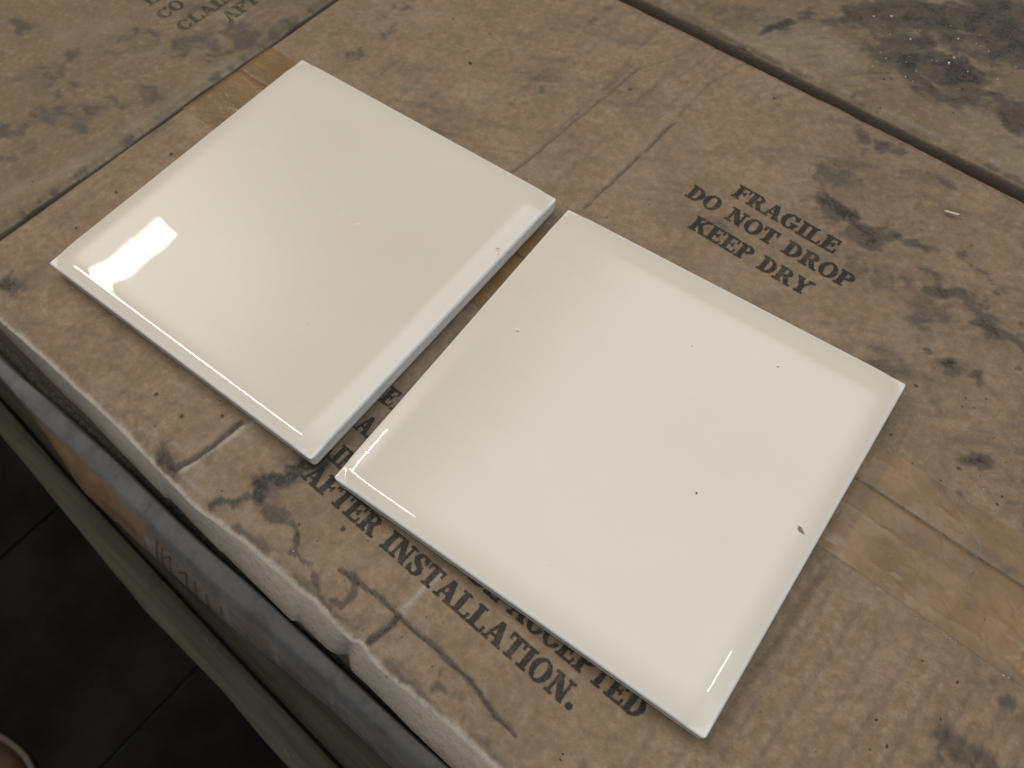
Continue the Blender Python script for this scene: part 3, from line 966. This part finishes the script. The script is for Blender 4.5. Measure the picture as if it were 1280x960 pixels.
# ================================================================== THE TILES
def make_tile(label, cx, cy, th, size, seed, tilt=0.0):
    t = thing('ceramic_tile', label, 'tile', rot=th, xy=(cx, cy), z=0, group='cream tiles on the carton')
    t['org'] = (0, 0, 0)
    a = size / 2
    dn = np.array([0, .00012, .0003, .0005, .0008, .0012, .0018, .0025, .0033, .0042, .0052, .0063, .0075, .0088, .0102, .0117, .0133, .015, .017])
    inner = np.linspace(.020, a, 40)
    d = np.concatenate([dn, inner])
    c1 = np.concatenate([-a + d, (a - d)[::-1][1:]])
    X, Y = np.meshgrid(c1, c1, indexing='ij')
    ax, ay = np.abs(X), np.abs(Y)

    def rounded(ax, ay, r):
        qx, qy = np.maximum(ax - (a - r), 0), np.maximum(ay - (a - r), 0)
        return qx, qy
    r0 = .0016
    qx, qy = rounded(ax, ay, r0)
    both = (qx > 0) & (qy > 0)
    nrm = np.hypot(qx, qy) + 1e-12
    k = np.where(both, np.maximum(qx, qy) / nrm, 1)
    X2 = np.where(both, np.sign(X) * ((a - r0) + qx * k), X)
    Y2 = np.where(both, np.sign(Y) * ((a - r0) + qy * k), Y)
    ax, ay = np.abs(X2), np.abs(Y2)
    R = .0130
    qx, qy = np.maximum(ax - (a - R), 0), np.maximum(ay - (a - R), 0)
    e = np.clip(np.hypot(qx, qy) / R, 0, 1.10)
    drop = .0018 * e ** 2.2
    qx, qy = np.maximum(ax - (a - .0009), 0), np.maximum(ay - (a - .0009), 0)
    lip = .0009 * (1 - np.sqrt(np.clip(1 - (np.hypot(qx, qy) / .0009) ** 2, 0, 1)))
    wav = (fbm(X2 * 18 + seed, Y2 * 18, seed, 1) - .5) * .00008
    Z = H_T + .0021 - drop - lip + wav
    dist = np.minimum(a - ax, a - ay)
    rim = np.exp(-(dist / .0010) ** 2)
    glaze = grid_obj('glaze', X2, Y2, Z, M['glaze'], t, {'rim': rim})
    # body: unglazed sides with a slightly rough lower arris
    n = len(c1)
    bor = [(i, 0) for i in range(n)] + [(n - 1, j) for j in range(1, n)] + [(i, n - 1) for i in range(n - 2, -1, -1)] + [(0, j) for j in range(n - 2, 0, -1)]
    bx = np.array([X2[i, j] for i, j in bor])
    by = np.array([Y2[i, j] for i, j in bor])
    bz = np.array([Z[i, j] for i, j in bor])
    # resample finely along the perimeter
    L = np.concatenate([[0], np.cumsum(np.hypot(np.diff(np.append(bx, bx[0])), np.diff(np.append(by, by[0]))))])
    N = 700
    ss = np.linspace(0, L[-1], N, endpoint=False)
    px = np.interp(ss, L, np.append(bx, bx[0]))
    py = np.interp(ss, L, np.append(by, by[0]))
    pz = np.interp(ss, L, np.append(bz, bz[0]))
    # glaze running over the top of the sides, uneven lower border
    rows_ = []
    low = H_T - .0030 - .0014 * fbm(ss * 60, ss * 0, seed + 5, 3)
    for f in np.linspace(0, 1, 7):
        s_ = 1 - .00012 * f / a
        rows_.append(np.stack([px * s_, py * s_, pz * (1 - f) + low * f], -1))
    P = np.stack(rows_, 1)
    P = np.concatenate([P, P[:1]], 0)
    f_ = grid_faces(P.shape[0], P.shape[1])[:, ::-1].copy()
    ro = np.repeat(np.linspace(.9, .55, 7)[None, :], P.shape[0], 0)
    mesh_obj('glaze_rim', P.reshape(-1, 3), f_, M['glaze'], t, True, {'rim': ro})
    rows_ = []
    for k_, (f, ins) in enumerate(((0, .0009), (.02, .00035), (.25, .00025), (.5, .0003), (.75, .0004), (.93, .0006), (1, .0014))):
        z_ = (H_T - .0022) * (1 - f) + .0 * f
        n_ = .00022 * (fbm(ss * 220, ss * 0 + z_ * 900, seed + 8, 3) - .5)
        s_ = 1 - (ins + n_) / a
        rows_.append(np.stack([px * s_, py * s_, px * 0 + z_], -1))
    P = np.stack(rows_, 1)
    nP = P.shape[0] * P.shape[1]
    Pc = np.concatenate([P, P[:1]], 0)
    f_ = grid_faces(Pc.shape[0], Pc.shape[1])[:, ::-1]
    V_ = Pc.reshape(-1, 3)
    bot = [int(i * P.shape[1] + P.shape[1] - 1) for i in range(N)]
    faces = [tuple(int(q_) for q_ in fc) for fc in f_] + [tuple(bot)]
    mesh_obj('bisque_body', V_, faces, M['bisque'], t, True)
    return t, X2, Y2, Z


tile_a, *_ = make_tile('cream glazed square tile at left with a bright window reflection near its left corner', *TILE_A, 7)
tile_b, *_ = make_tile('cream glazed square tile at right with a grey chip near its right edge', *TILE_B, 19)


M['chip'] = simple('grey_chip', (.16, .14, .12), (.30, .28, .25), 2500)
M['chip_g'] = simple('soft_grey_mark', (.42, .39, .34), (.52, .49, .43), 1200)
M['chip_glint'] = simple('white_chip_glint', (.80, .78, .70), (.85, .83, .76), 900, rough=.15)


def fleck(tile, wx, wy, lx, ly, rot, mat, seed, h=.00025, name='glaze_chip'):
    """small irregular raised or pitted fleck fired into the glaze"""
    th = tile.rotation_euler[2]
    dx, dy = wx - tile.location.x, wy - tile.location.y
    x, y = dx * math.cos(th) + dy * math.sin(th), -dx * math.sin(th) + dy * math.cos(th)
    rng = np.random.default_rng(seed)
    n = 14
    ang = np.linspace(0, 2 * math.pi, n, endpoint=False)
    rr = 1 + .35 * rng.normal(size=n).clip(-1.3, 1.3)
    vs = []
    for k, hh in ((1.0, 0.0), (.75, .7), (.3, 1.0)):
        for a_, r_ in zip(ang, rr):
            ex, ey = math.cos(a_) * lx * r_ * k, math.sin(a_) * ly * r_ * k
            vs.append((x + ex * math.cos(rot) - ey * math.sin(rot), y + ex * math.sin(rot) + ey * math.cos(rot), H_T + .00200 + h * hh * (.6 + .8 * rng.random())))
    fs = []
    for k in range(2):
        for i in range(n):
            j = (i + 1) % n
            fs.append((k * n + i, k * n + j, (k + 1) * n + j, (k + 1) * n + i))
    fs.append(tuple(2 * n + i for i in range(n)))
    return mesh_obj(name, vs, fs, mat, tile, True)


def wpt(u, v):
    return uv2w(u / 1000, v / 1000)


for (u, v), lx, ly, rot, mt, til in (
        ((308.6, -54.1), .0016, .0006, -.5, 'chip', tile_b), ((274.4, -65.7), .0005, .00055, 0, 'chip', tile_b),
        ((268.7, -4.5), .0004, .0004, 0, 'chip', tile_b), ((183.4, -54.3), .0007, .0003, .7, 'chip', tile_b),
        ((182.6, -53.2), .0009, .0004, 1.1, 'chip_glint', tile_b), ((238.9, -17.2), .0003, .0003, 0, 'chip', tile_b),
        ((88.2, -56.3), .0010, .0004, .9, 'chip_glint', tile_a), ((96.7, -56.1), .0008, .0004, .9, 'chip_glint', tile_a),  # nibs coloured white to stand for their glints
        ((150.9, -28.6), .0007, .0003, .5, 'chip_g', tile_a), ((153.0, -30.6), .0004, .0002, .2, 'chip_g', tile_a),
        ((118, -104), .0002, .0003, 0, 'chip_g', tile_a), ((252, -118), .0002, .0002, 0, 'chip_g', tile_b)):
    fleck(til, *wpt(u, v), lx, ly, rot, M[mt], int(abs(u * 10)))

# ================================================================== LOWER CARTON, PALLET BOARDS, FLOOR
def tband():
    t = NT('grey_coated_board')
    c = t.mix(t.ramp(t.noise(30, 5, .6), .35, .65), (.170, .165, .163), (.210, .202, .195))
    c = t.mix(t.attr('brown'), c, (.30, .175, .085))
    c = t.mix(t.attr('pink'), c, (.27, .205, .165))
    c = t.mix(t.attr('pale'), c, (.42, .42, .43))
    c = t.mix(t.math('MULTIPLY', t.attr('dirt_shade'), t.ramp(t.noise(400, 4, .7), .3, .6, .5, 1)), c, (.05, .042, .034))
    c = t.mix(t.ramp(t.noise(90, 5, .7), .50, .72, 0, .55), c, (.10, .085, .068))
    return t.out(c, t.ramp(t.noise(60, 3), .3, .7, .65, .85), t.bump(t.noise(130, 5, .6), .5, .0008), Specular_IOR_Level=.25)


M['band'] = tband()
low = thing('cardboard_carton', 'lower carton with a grey rim and brown tape on its side, under the printed carton', 'carton', .1, -.05, -.210)
lu = np.concatenate([np.arange(-.50, -.10, .004), np.arange(-.10, .45, .0012)])


def gb(u): return np.interp(u, [-.22, -.0625, -.0232, .0178, .075, .1217, .1719, .2441, .45], [-.1965, -.1991, -.2000, -.1984, -.1978, -.1962, -.1935, -.1900, -.181])
def gt(u): return np.interp(u, [-.22, -.0703, -.032, .0299, .0712, .1259, .1718, .2267, .45], [-.1925, -.1922, -.1905, -.1887, -.1891, -.1871, -.1862, -.1850, -.178])
def pb(u): return np.interp(u, [-.22, -.062, -.03, .0027, .0649, .1249, .1541, .1892, .2265, .45], [-.198, -.2015, -.2060, -.2116, -.2093, -.2065, -.2040, -.2011, -.2007, -.192])


r1 = np.linspace(0, 1, 30)
r2 = np.linspace(0, 1, 34)[1:]
r3 = np.linspace(0, 1, 20)[1:]
gbu, pbu, gtu = gb(lu)[:, None], pb(lu)[:, None], np.minimum(gt(lu), gb(lu) * 0 + 1)[:, None]
k1, k2 = np.clip(r1 / .6, 0, 1)[None], np.clip((r1 - .6) / .4, 0, 1)[None]
Ua = np.repeat(lu[:, None], 30 + 33 + 19, 1)
Va = np.concatenate([np.where(r1[None] < .6, -.150 + (gtu + .0006 + .150) * k1, gtu + (gbu - gtu) * k2), gbu + (pbu - gbu) * np.sin(r2 * math.pi / 2)[None] ** .9, pbu + (.018 * r3 ** 1.3)[None]], 1)
Za = np.concatenate([np.where(r1[None] < .6, -.130, -.1000 - .003 * k2 ** 3) + 0 * gbu, -.103 - .042 * r2[None] + 0 * gbu, -.145 - .05 * r3[None] + 0 * gbu], 1)
Va = Va + (fbm(Ua * 30, Za * 60, 303, 4) - .5) * .0012
Za = Za + (fbm(Ua * 40, Va * 60, 305, 3) - .5) * .0008
arc = np.concatenate([r1 * 0, r2, r3 * 0 + 1.0])[None] + 0 * Ua
onside = np.concatenate([r1 * 0, r2 * 0 + 1, r3 * 0 + 1])[None] + 0 * Ua
nz = fbm(Ua * 90, Za * 90, 307, 4)
brown = onside * (1 - sstep(.060, .066, Ua)) * sstep(.02, .10, arc + (nz - .5) * .3) * sstep(-.06, -.02, Ua) * .95
pink = onside * sstep(.058, .066, Ua) * sstep(.12, .30, arc + (nz - .5) * .25) * (1 - .35 * sstep(.15, .24, Ua)) * .8
pale = np.zeros_like(Ua)
for a_, b_, w_, s_ in ((.155, .60, .0020, .8), (.1905, .45, .0022, .55), (.197, .62, .0020, .50), (.203, .50, .0024, .6), (.2095, .7, .0018, .35), (.172, .5, .0014, .25), (.121, .50, .0020, .35)):
    pale = np.maximum(pale, s_ * np.exp(-((Ua - a_) / w_) ** 2 - ((arc - b_) / .32) ** 2) * onside)
pale = np.maximum(pale, .30 * onside * np.exp(-((Ua - .064) / .0016) ** 2) * sstep(.2, .4, arc))
dirt_shade = .30 * sstep(.45, .7, nz) + .55 * np.exp(-((arc - 1) / .06) ** 2) * onside
recess_shade = np.concatenate([(r1 < .6) * 1.0, r2 * 0, r3 * 0])[None] + 0 * Ua  # shade in the recess under the upper carton, painted as full darkening
dirt_shade = np.maximum(dirt_shade, recess_shade)
dirt_shade = np.maximum(dirt_shade, .5 * onside * np.exp(-((arc - .5) / .1) ** 2) * sstep(.52, .6, fbm(Ua * 60, Ua * 0, 311)) * (Ua < .06))
grid_obj('carton_shell', Ua, Va, Za, M['band'], low, {'brown': brown, 'pink': pink, 'pale': pale * .8, 'dirt_shade': np.clip(dirt_shade, 0, 1)})
bm_obj('box_body', box_bm(-.495, .445, -.180, .12, -.208, -.106, .002), M['inner'], low, org=Vector(low['org']))

MARKS = [[[73.1, 0.17], [67.3, 0.88]], [[76.7, 0.23], [69.6, 1.0]], [[73.9, 0.52], [82.4, 0.27], [77.4, 0.83]],
         [[86.4, 0.51], [94.3, 0.29], [90.1, 0.88]], [[69.6, 1.0], [82, .97], [95.4, .99]], [[100.6, 0.32], [96.9, 0.98]],
         [[108.4, 0.36], [105.8, 1.0], [117.3, .98]], [[118.5, 0.35], [118.3, 0.59]], [[134.9, 0.55], [135.5, 0.76], [143.2, 0.88]]]
vs, fs = [], []
for st in MARKS:
    pts = []
    for (a0, b0), (a1, b1) in zip(st[:-1], st[1:]):
        for f in np.linspace(0, 1, 10):
            pts.append((a0 + (a1 - a0) * f, b0 + (b1 - b0) * f))
    base = len(vs)
    pts = np.array(pts)
    d_ = np.gradient(pts, axis=0)
    for (a, b), (da, db) in zip(pts, d_):
        L_ = math.hypot(da, db * 42) + 1e-6
        nx, ny = -db * 42 / L_, da / L_
        for sg in (-1, 1):
            uu_ = (a + sg * nx * .42) / 1000
            bb = min(max(b + sg * ny * .42 / 42, 0.01), 1)
            g0, p0 = float(gb(uu_)), float(pb(uu_))
            vv_ = g0 + (p0 - g0) * math.sin(bb * math.pi / 2) ** .9
            z_ = -.103 - .042 * bb
            vv_ += float((fbm(np.array([uu_ * 30]), np.array([z_ * 60]), 303, 4)[0] - .5) * .0012) - .00045
            vs.append((uu_, vv_, z_ + .0003))
    for i in range(len(pts) - 1):
        fs.append((base + 2 * i, base + 2 * i + 1, base + 2 * i + 3, base + 2 * i + 2))
mesh_obj('printed_strokes', vs, fs, M['ink_rust'], low, False, org=low['org'])


def wood():
    t = NT('grey_weathered_wood')
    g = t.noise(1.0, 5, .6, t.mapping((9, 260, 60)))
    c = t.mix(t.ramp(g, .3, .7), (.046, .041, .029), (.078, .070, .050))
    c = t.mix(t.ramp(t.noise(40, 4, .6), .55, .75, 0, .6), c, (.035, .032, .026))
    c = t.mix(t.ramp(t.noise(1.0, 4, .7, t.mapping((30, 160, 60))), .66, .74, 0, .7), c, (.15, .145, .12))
    return t.out(c, .85, t.bump(g, .6, .0008), Specular_IOR_Level=.2)


M['wood'] = wood()
pal = thing('wooden_pallet', 'grey weathered wooden pallet edge showing below the stacked cartons', 'pallet', .1, -.1, -.31)


def board(name, pts_out, pts_in, z1, th_, lipw=.0016):
    """board whose outer and inner long edges follow the given lines (u, v)"""
    u_ = np.linspace(-.54, .50, 330)
    vo = np.interp(u_, *zip(*pts_out)) + .0008 * (fbm(u_ * 30, u_ * 0, 402, 3) - .5)
    vi = np.interp(u_, *zip(*pts_in))
    prof = [(0, -th_), (0, -lipw), (.03, -.0004), (.08, 0), (.5, 0), (.97, 0), (1, -lipw), (1, -th_)]
    U_ = np.repeat(u_[:, None], len(prof), 1)
    V_ = np.stack([vo + (vi - vo) * f for f, _ in prof], 1)
    Z_ = np.stack([u_ * 0 + z1 + z for _, z in prof], 1)
    Z_ = Z_ + (fbm(U_ * 20, V_ * 90, 404, 3) - .5) * .0015
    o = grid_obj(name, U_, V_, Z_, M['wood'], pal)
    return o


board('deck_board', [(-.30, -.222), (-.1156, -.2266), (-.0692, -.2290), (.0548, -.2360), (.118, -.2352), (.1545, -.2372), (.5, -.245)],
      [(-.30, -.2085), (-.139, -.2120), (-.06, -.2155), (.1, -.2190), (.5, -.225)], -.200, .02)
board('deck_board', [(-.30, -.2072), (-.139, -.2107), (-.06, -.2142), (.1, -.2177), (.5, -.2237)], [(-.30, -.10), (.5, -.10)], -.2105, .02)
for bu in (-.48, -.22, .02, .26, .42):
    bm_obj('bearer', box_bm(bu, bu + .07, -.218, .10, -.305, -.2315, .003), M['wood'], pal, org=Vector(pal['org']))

# rack frame under the pallet is out of sight; the floor is an arm's length below
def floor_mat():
    t = NT('shaded_concrete')
    c = t.mix(t.ramp(t.noise(5, 5, .6), .35, .7), (.008, .0068, .0052), (.020, .019, .0165))  # near-black colour carries the shade down at floor level
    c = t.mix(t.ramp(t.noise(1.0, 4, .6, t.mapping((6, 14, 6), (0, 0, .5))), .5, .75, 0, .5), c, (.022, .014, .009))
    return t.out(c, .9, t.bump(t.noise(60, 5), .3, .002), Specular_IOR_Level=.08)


M['floor'] = floor_mat()
FZ = -.85
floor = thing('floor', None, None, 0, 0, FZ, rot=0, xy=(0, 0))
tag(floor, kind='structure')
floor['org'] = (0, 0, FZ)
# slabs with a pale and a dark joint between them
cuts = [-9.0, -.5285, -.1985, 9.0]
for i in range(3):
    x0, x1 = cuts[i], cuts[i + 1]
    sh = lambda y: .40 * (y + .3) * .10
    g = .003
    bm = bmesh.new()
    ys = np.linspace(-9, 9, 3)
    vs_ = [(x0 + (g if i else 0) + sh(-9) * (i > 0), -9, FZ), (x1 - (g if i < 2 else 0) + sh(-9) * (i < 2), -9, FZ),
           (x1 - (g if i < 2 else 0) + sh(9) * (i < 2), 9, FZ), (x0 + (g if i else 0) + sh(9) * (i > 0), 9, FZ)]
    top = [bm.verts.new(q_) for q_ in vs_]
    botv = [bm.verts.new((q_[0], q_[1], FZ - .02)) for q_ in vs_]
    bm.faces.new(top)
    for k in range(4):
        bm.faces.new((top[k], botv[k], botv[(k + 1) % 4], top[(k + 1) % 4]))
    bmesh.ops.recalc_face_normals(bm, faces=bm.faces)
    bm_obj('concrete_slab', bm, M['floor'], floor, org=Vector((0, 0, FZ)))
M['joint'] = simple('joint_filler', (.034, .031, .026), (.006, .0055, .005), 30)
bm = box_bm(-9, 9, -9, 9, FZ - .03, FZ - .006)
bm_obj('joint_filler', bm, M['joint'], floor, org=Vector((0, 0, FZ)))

# the toe of a brown shoe standing on the floor
M['leather'] = simple('brown_leather', (.11, .06, .038), (.15, .085, .055), 60, rough=.5)
M['welt'] = simple('pale_welt', (.075, .058, .046), (.10, .078, .06), 120, rough=.6)
M['sole'] = simple('dark_red_sole', (.05, .016, .014), (.07, .02, .016), 60, rough=.6)
shoe = thing('shoe', 'brown leather shoe with a pale welt standing on the dark floor', 'shoe', rot=0, xy=(-.382, -.562), z=FZ)
shoe['org'] = (0, 0, 0)


def shoe_part(name, z0, z1, grow, mat, dome=0.0):
    n = 48
    ang = np.linspace(0, 2 * math.pi, n, endpoint=False)
    prof = []
    m = 10 if dome else 4
    for k in range(m):
        f = k / (m - 1)
        if dome:
            s_ = (1 - f ** 2.6) ** .5 if f < 1 else .02
            z_ = z0 + (z1 - z0) * f
        else:
            s_ = (.985, 1, 1, .985)[k]
            z_ = (z0, z0 + .15 * (z1 - z0), z0 + .85 * (z1 - z0), z1)[k]
        ex = np.sign(np.cos(ang)) * np.abs(np.cos(ang)) ** .85 * (.145 + grow) * (s_ if dome == 0 else (.25 + .75 * s_))
        ey = np.sign(np.sin(ang)) * np.abs(np.sin(ang)) ** .85 * (.046 + grow) * (s_ if dome == 0 else (.12 + .88 * s_)) * (1 + .14 * np.cos(ang))
        zz_ = z_ + dome * f * (.5 - .5 * np.cos(ang)) * .6
        prof.append(np.stack([ex, ey, zz_ + 0 * ang], -1))
    V_ = np.concatenate(prof)
    fs_ = []
    for k in range(m - 1):
        for i in range(n):
            j = (i + 1) % n
            fs_.append((k * n + i, k * n + j, (k + 1) * n + j, (k + 1) * n + i))
    fs_.append(tuple(range(n))[::-1])
    fs_.append(tuple((m - 1) * n + i for i in range(n)))
    return mesh_obj(name, V_, fs_, mat, shoe, True)


shoe_part('sole', 0, .014, .004, M['sole'])
shoe_part('welt', .0145, .020, .006, M['welt'])
shoe_part('upper', .0205, .075, 0, M['leather'], dome=.06)
shoe.rotation_euler[2] = math.radians(20)

# ================================================================== GRIT lying on the cartons
def grit(name, label, spots, mat, seed):
    rng = np.random.default_rng(seed)
    vs_, fs_ = [], []
    for u, v, zf, n, su, sv, smin, smax in spots:
        for _ in range(n):
            a = u + rng.normal() * su
            b = v + rng.normal() * sv
            z = float(zf(np.array([a]), np.array([b]))[0])
            r = smin + (smax - smin) * rng.random() ** 3
            base = len(vs_)
            rot = rng.random() * 6.28
            el = 1 + rng.random()
            for sx, sy, sz in ((1, 0, 0), (-1, 0, 0), (0, 1, 0), (0, -1, 0), (0, 0, 1), (0, 0, -1)):
                jx, jy = sx * r * el * (.7 + .6 * rng.random()), sy * r * (.7 + .6 * rng.random())
                uu_ = a + jx * math.cos(rot) - jy * math.sin(rot)
                vv_ = b + jx * math.sin(rot) + jy * math.cos(rot)
                x, y = uv2w(uu_, vv_)
                vs_.append((x, y, z + r * .35 + sz * r * .6))
            for f in ((0, 2, 4), (2, 1, 4), (1, 3, 4), (3, 0, 4), (2, 0, 5), (1, 2, 5), (3, 1, 5), (0, 3, 5)):
                fs_.append(tuple(base + q_ for q_ in f))
    o = mesh_obj(name, vs_, fs_, mat, None, False)
    return tag(o, label, 'grit', kind='stuff')


M['grit_dark'] = simple('dark_grit', (.045, .03, .02), (.08, .055, .035), 900)
M['grit_lite'] = simple('glassy_grit', (.62, .60, .55), (.75, .73, .68), 900, rough=.12)
nh, bh, lh = near_height, back_height, left_height
sp = [(a / 1000, b / 1000, nh if b < 141 else bh, 1, .0002, .0002, .00045, .0008) for a, b in DOTS[:-1]]
sp += [(.30, .08, nh, 60, .05, .03, .00012, .0004), (.35, .0, nh, 50, .03, .03, .00012, .0005), (.37, -.07, nh, 40, .02, .03, .00012, .0005),
       (.08, .06, nh, 30, .05, .03, .0001, .0004), (.24, -.165, nh, 40, .05, .006, .0001, .0004), (.06, -.168, nh, 15, .05, .006, .0001, .0004),
       (.24, .20, bh, 90, .03, .025, .00015, .0006), (.14, .17, bh, 15, .03, .008, .0001, .0005), (-.10, -.05, lh, 25, .04, .05, .0001, .0004)]
grit('dark_grit', 'scattered dark crumbs and soot grains lying on the carton tops', sp, M['grit_dark'], 5)
sp = [(.225, .200, bh, 26, .016, .014, .00020, .0006), (.26, .20, bh, 14, .02, .02, .00015, .00045), (.345, -.043, nh, 12, .012, .004, .0001, .0003),
      (.375, -.048, nh, 12, .012, .003, .0001, .0003), (.205, -.15, nh, 4, .02, .01, .0002, .0004), (.30, .07, nh, 8, .03, .03, .0001, .0003)]
grit('pale_grit', 'glittering pale glass-like grains in the black stain and along the tape', sp, M['grit_lite'], 6)

# a straw-coloured splinter beside the stain
bm = box_bm(-.003, .003, -.0005, .0005, 0, .0006, .0002, 1)
spl = bm_obj('splinter', bm, simple('straw', (.60, .50, .33), (.68, .58, .40), 400), None)
x_, y_ = uv2w(.2830, .1125)
spl.location = (x_, y_, .0012)
spl.rotation_euler[2] = .25
tag(spl, 'tiny straw-coloured splinter on the printed carton near the right edge', 'splinter')

for o in bpy.data.objects:
    if 'org' in o:
        del o['org']
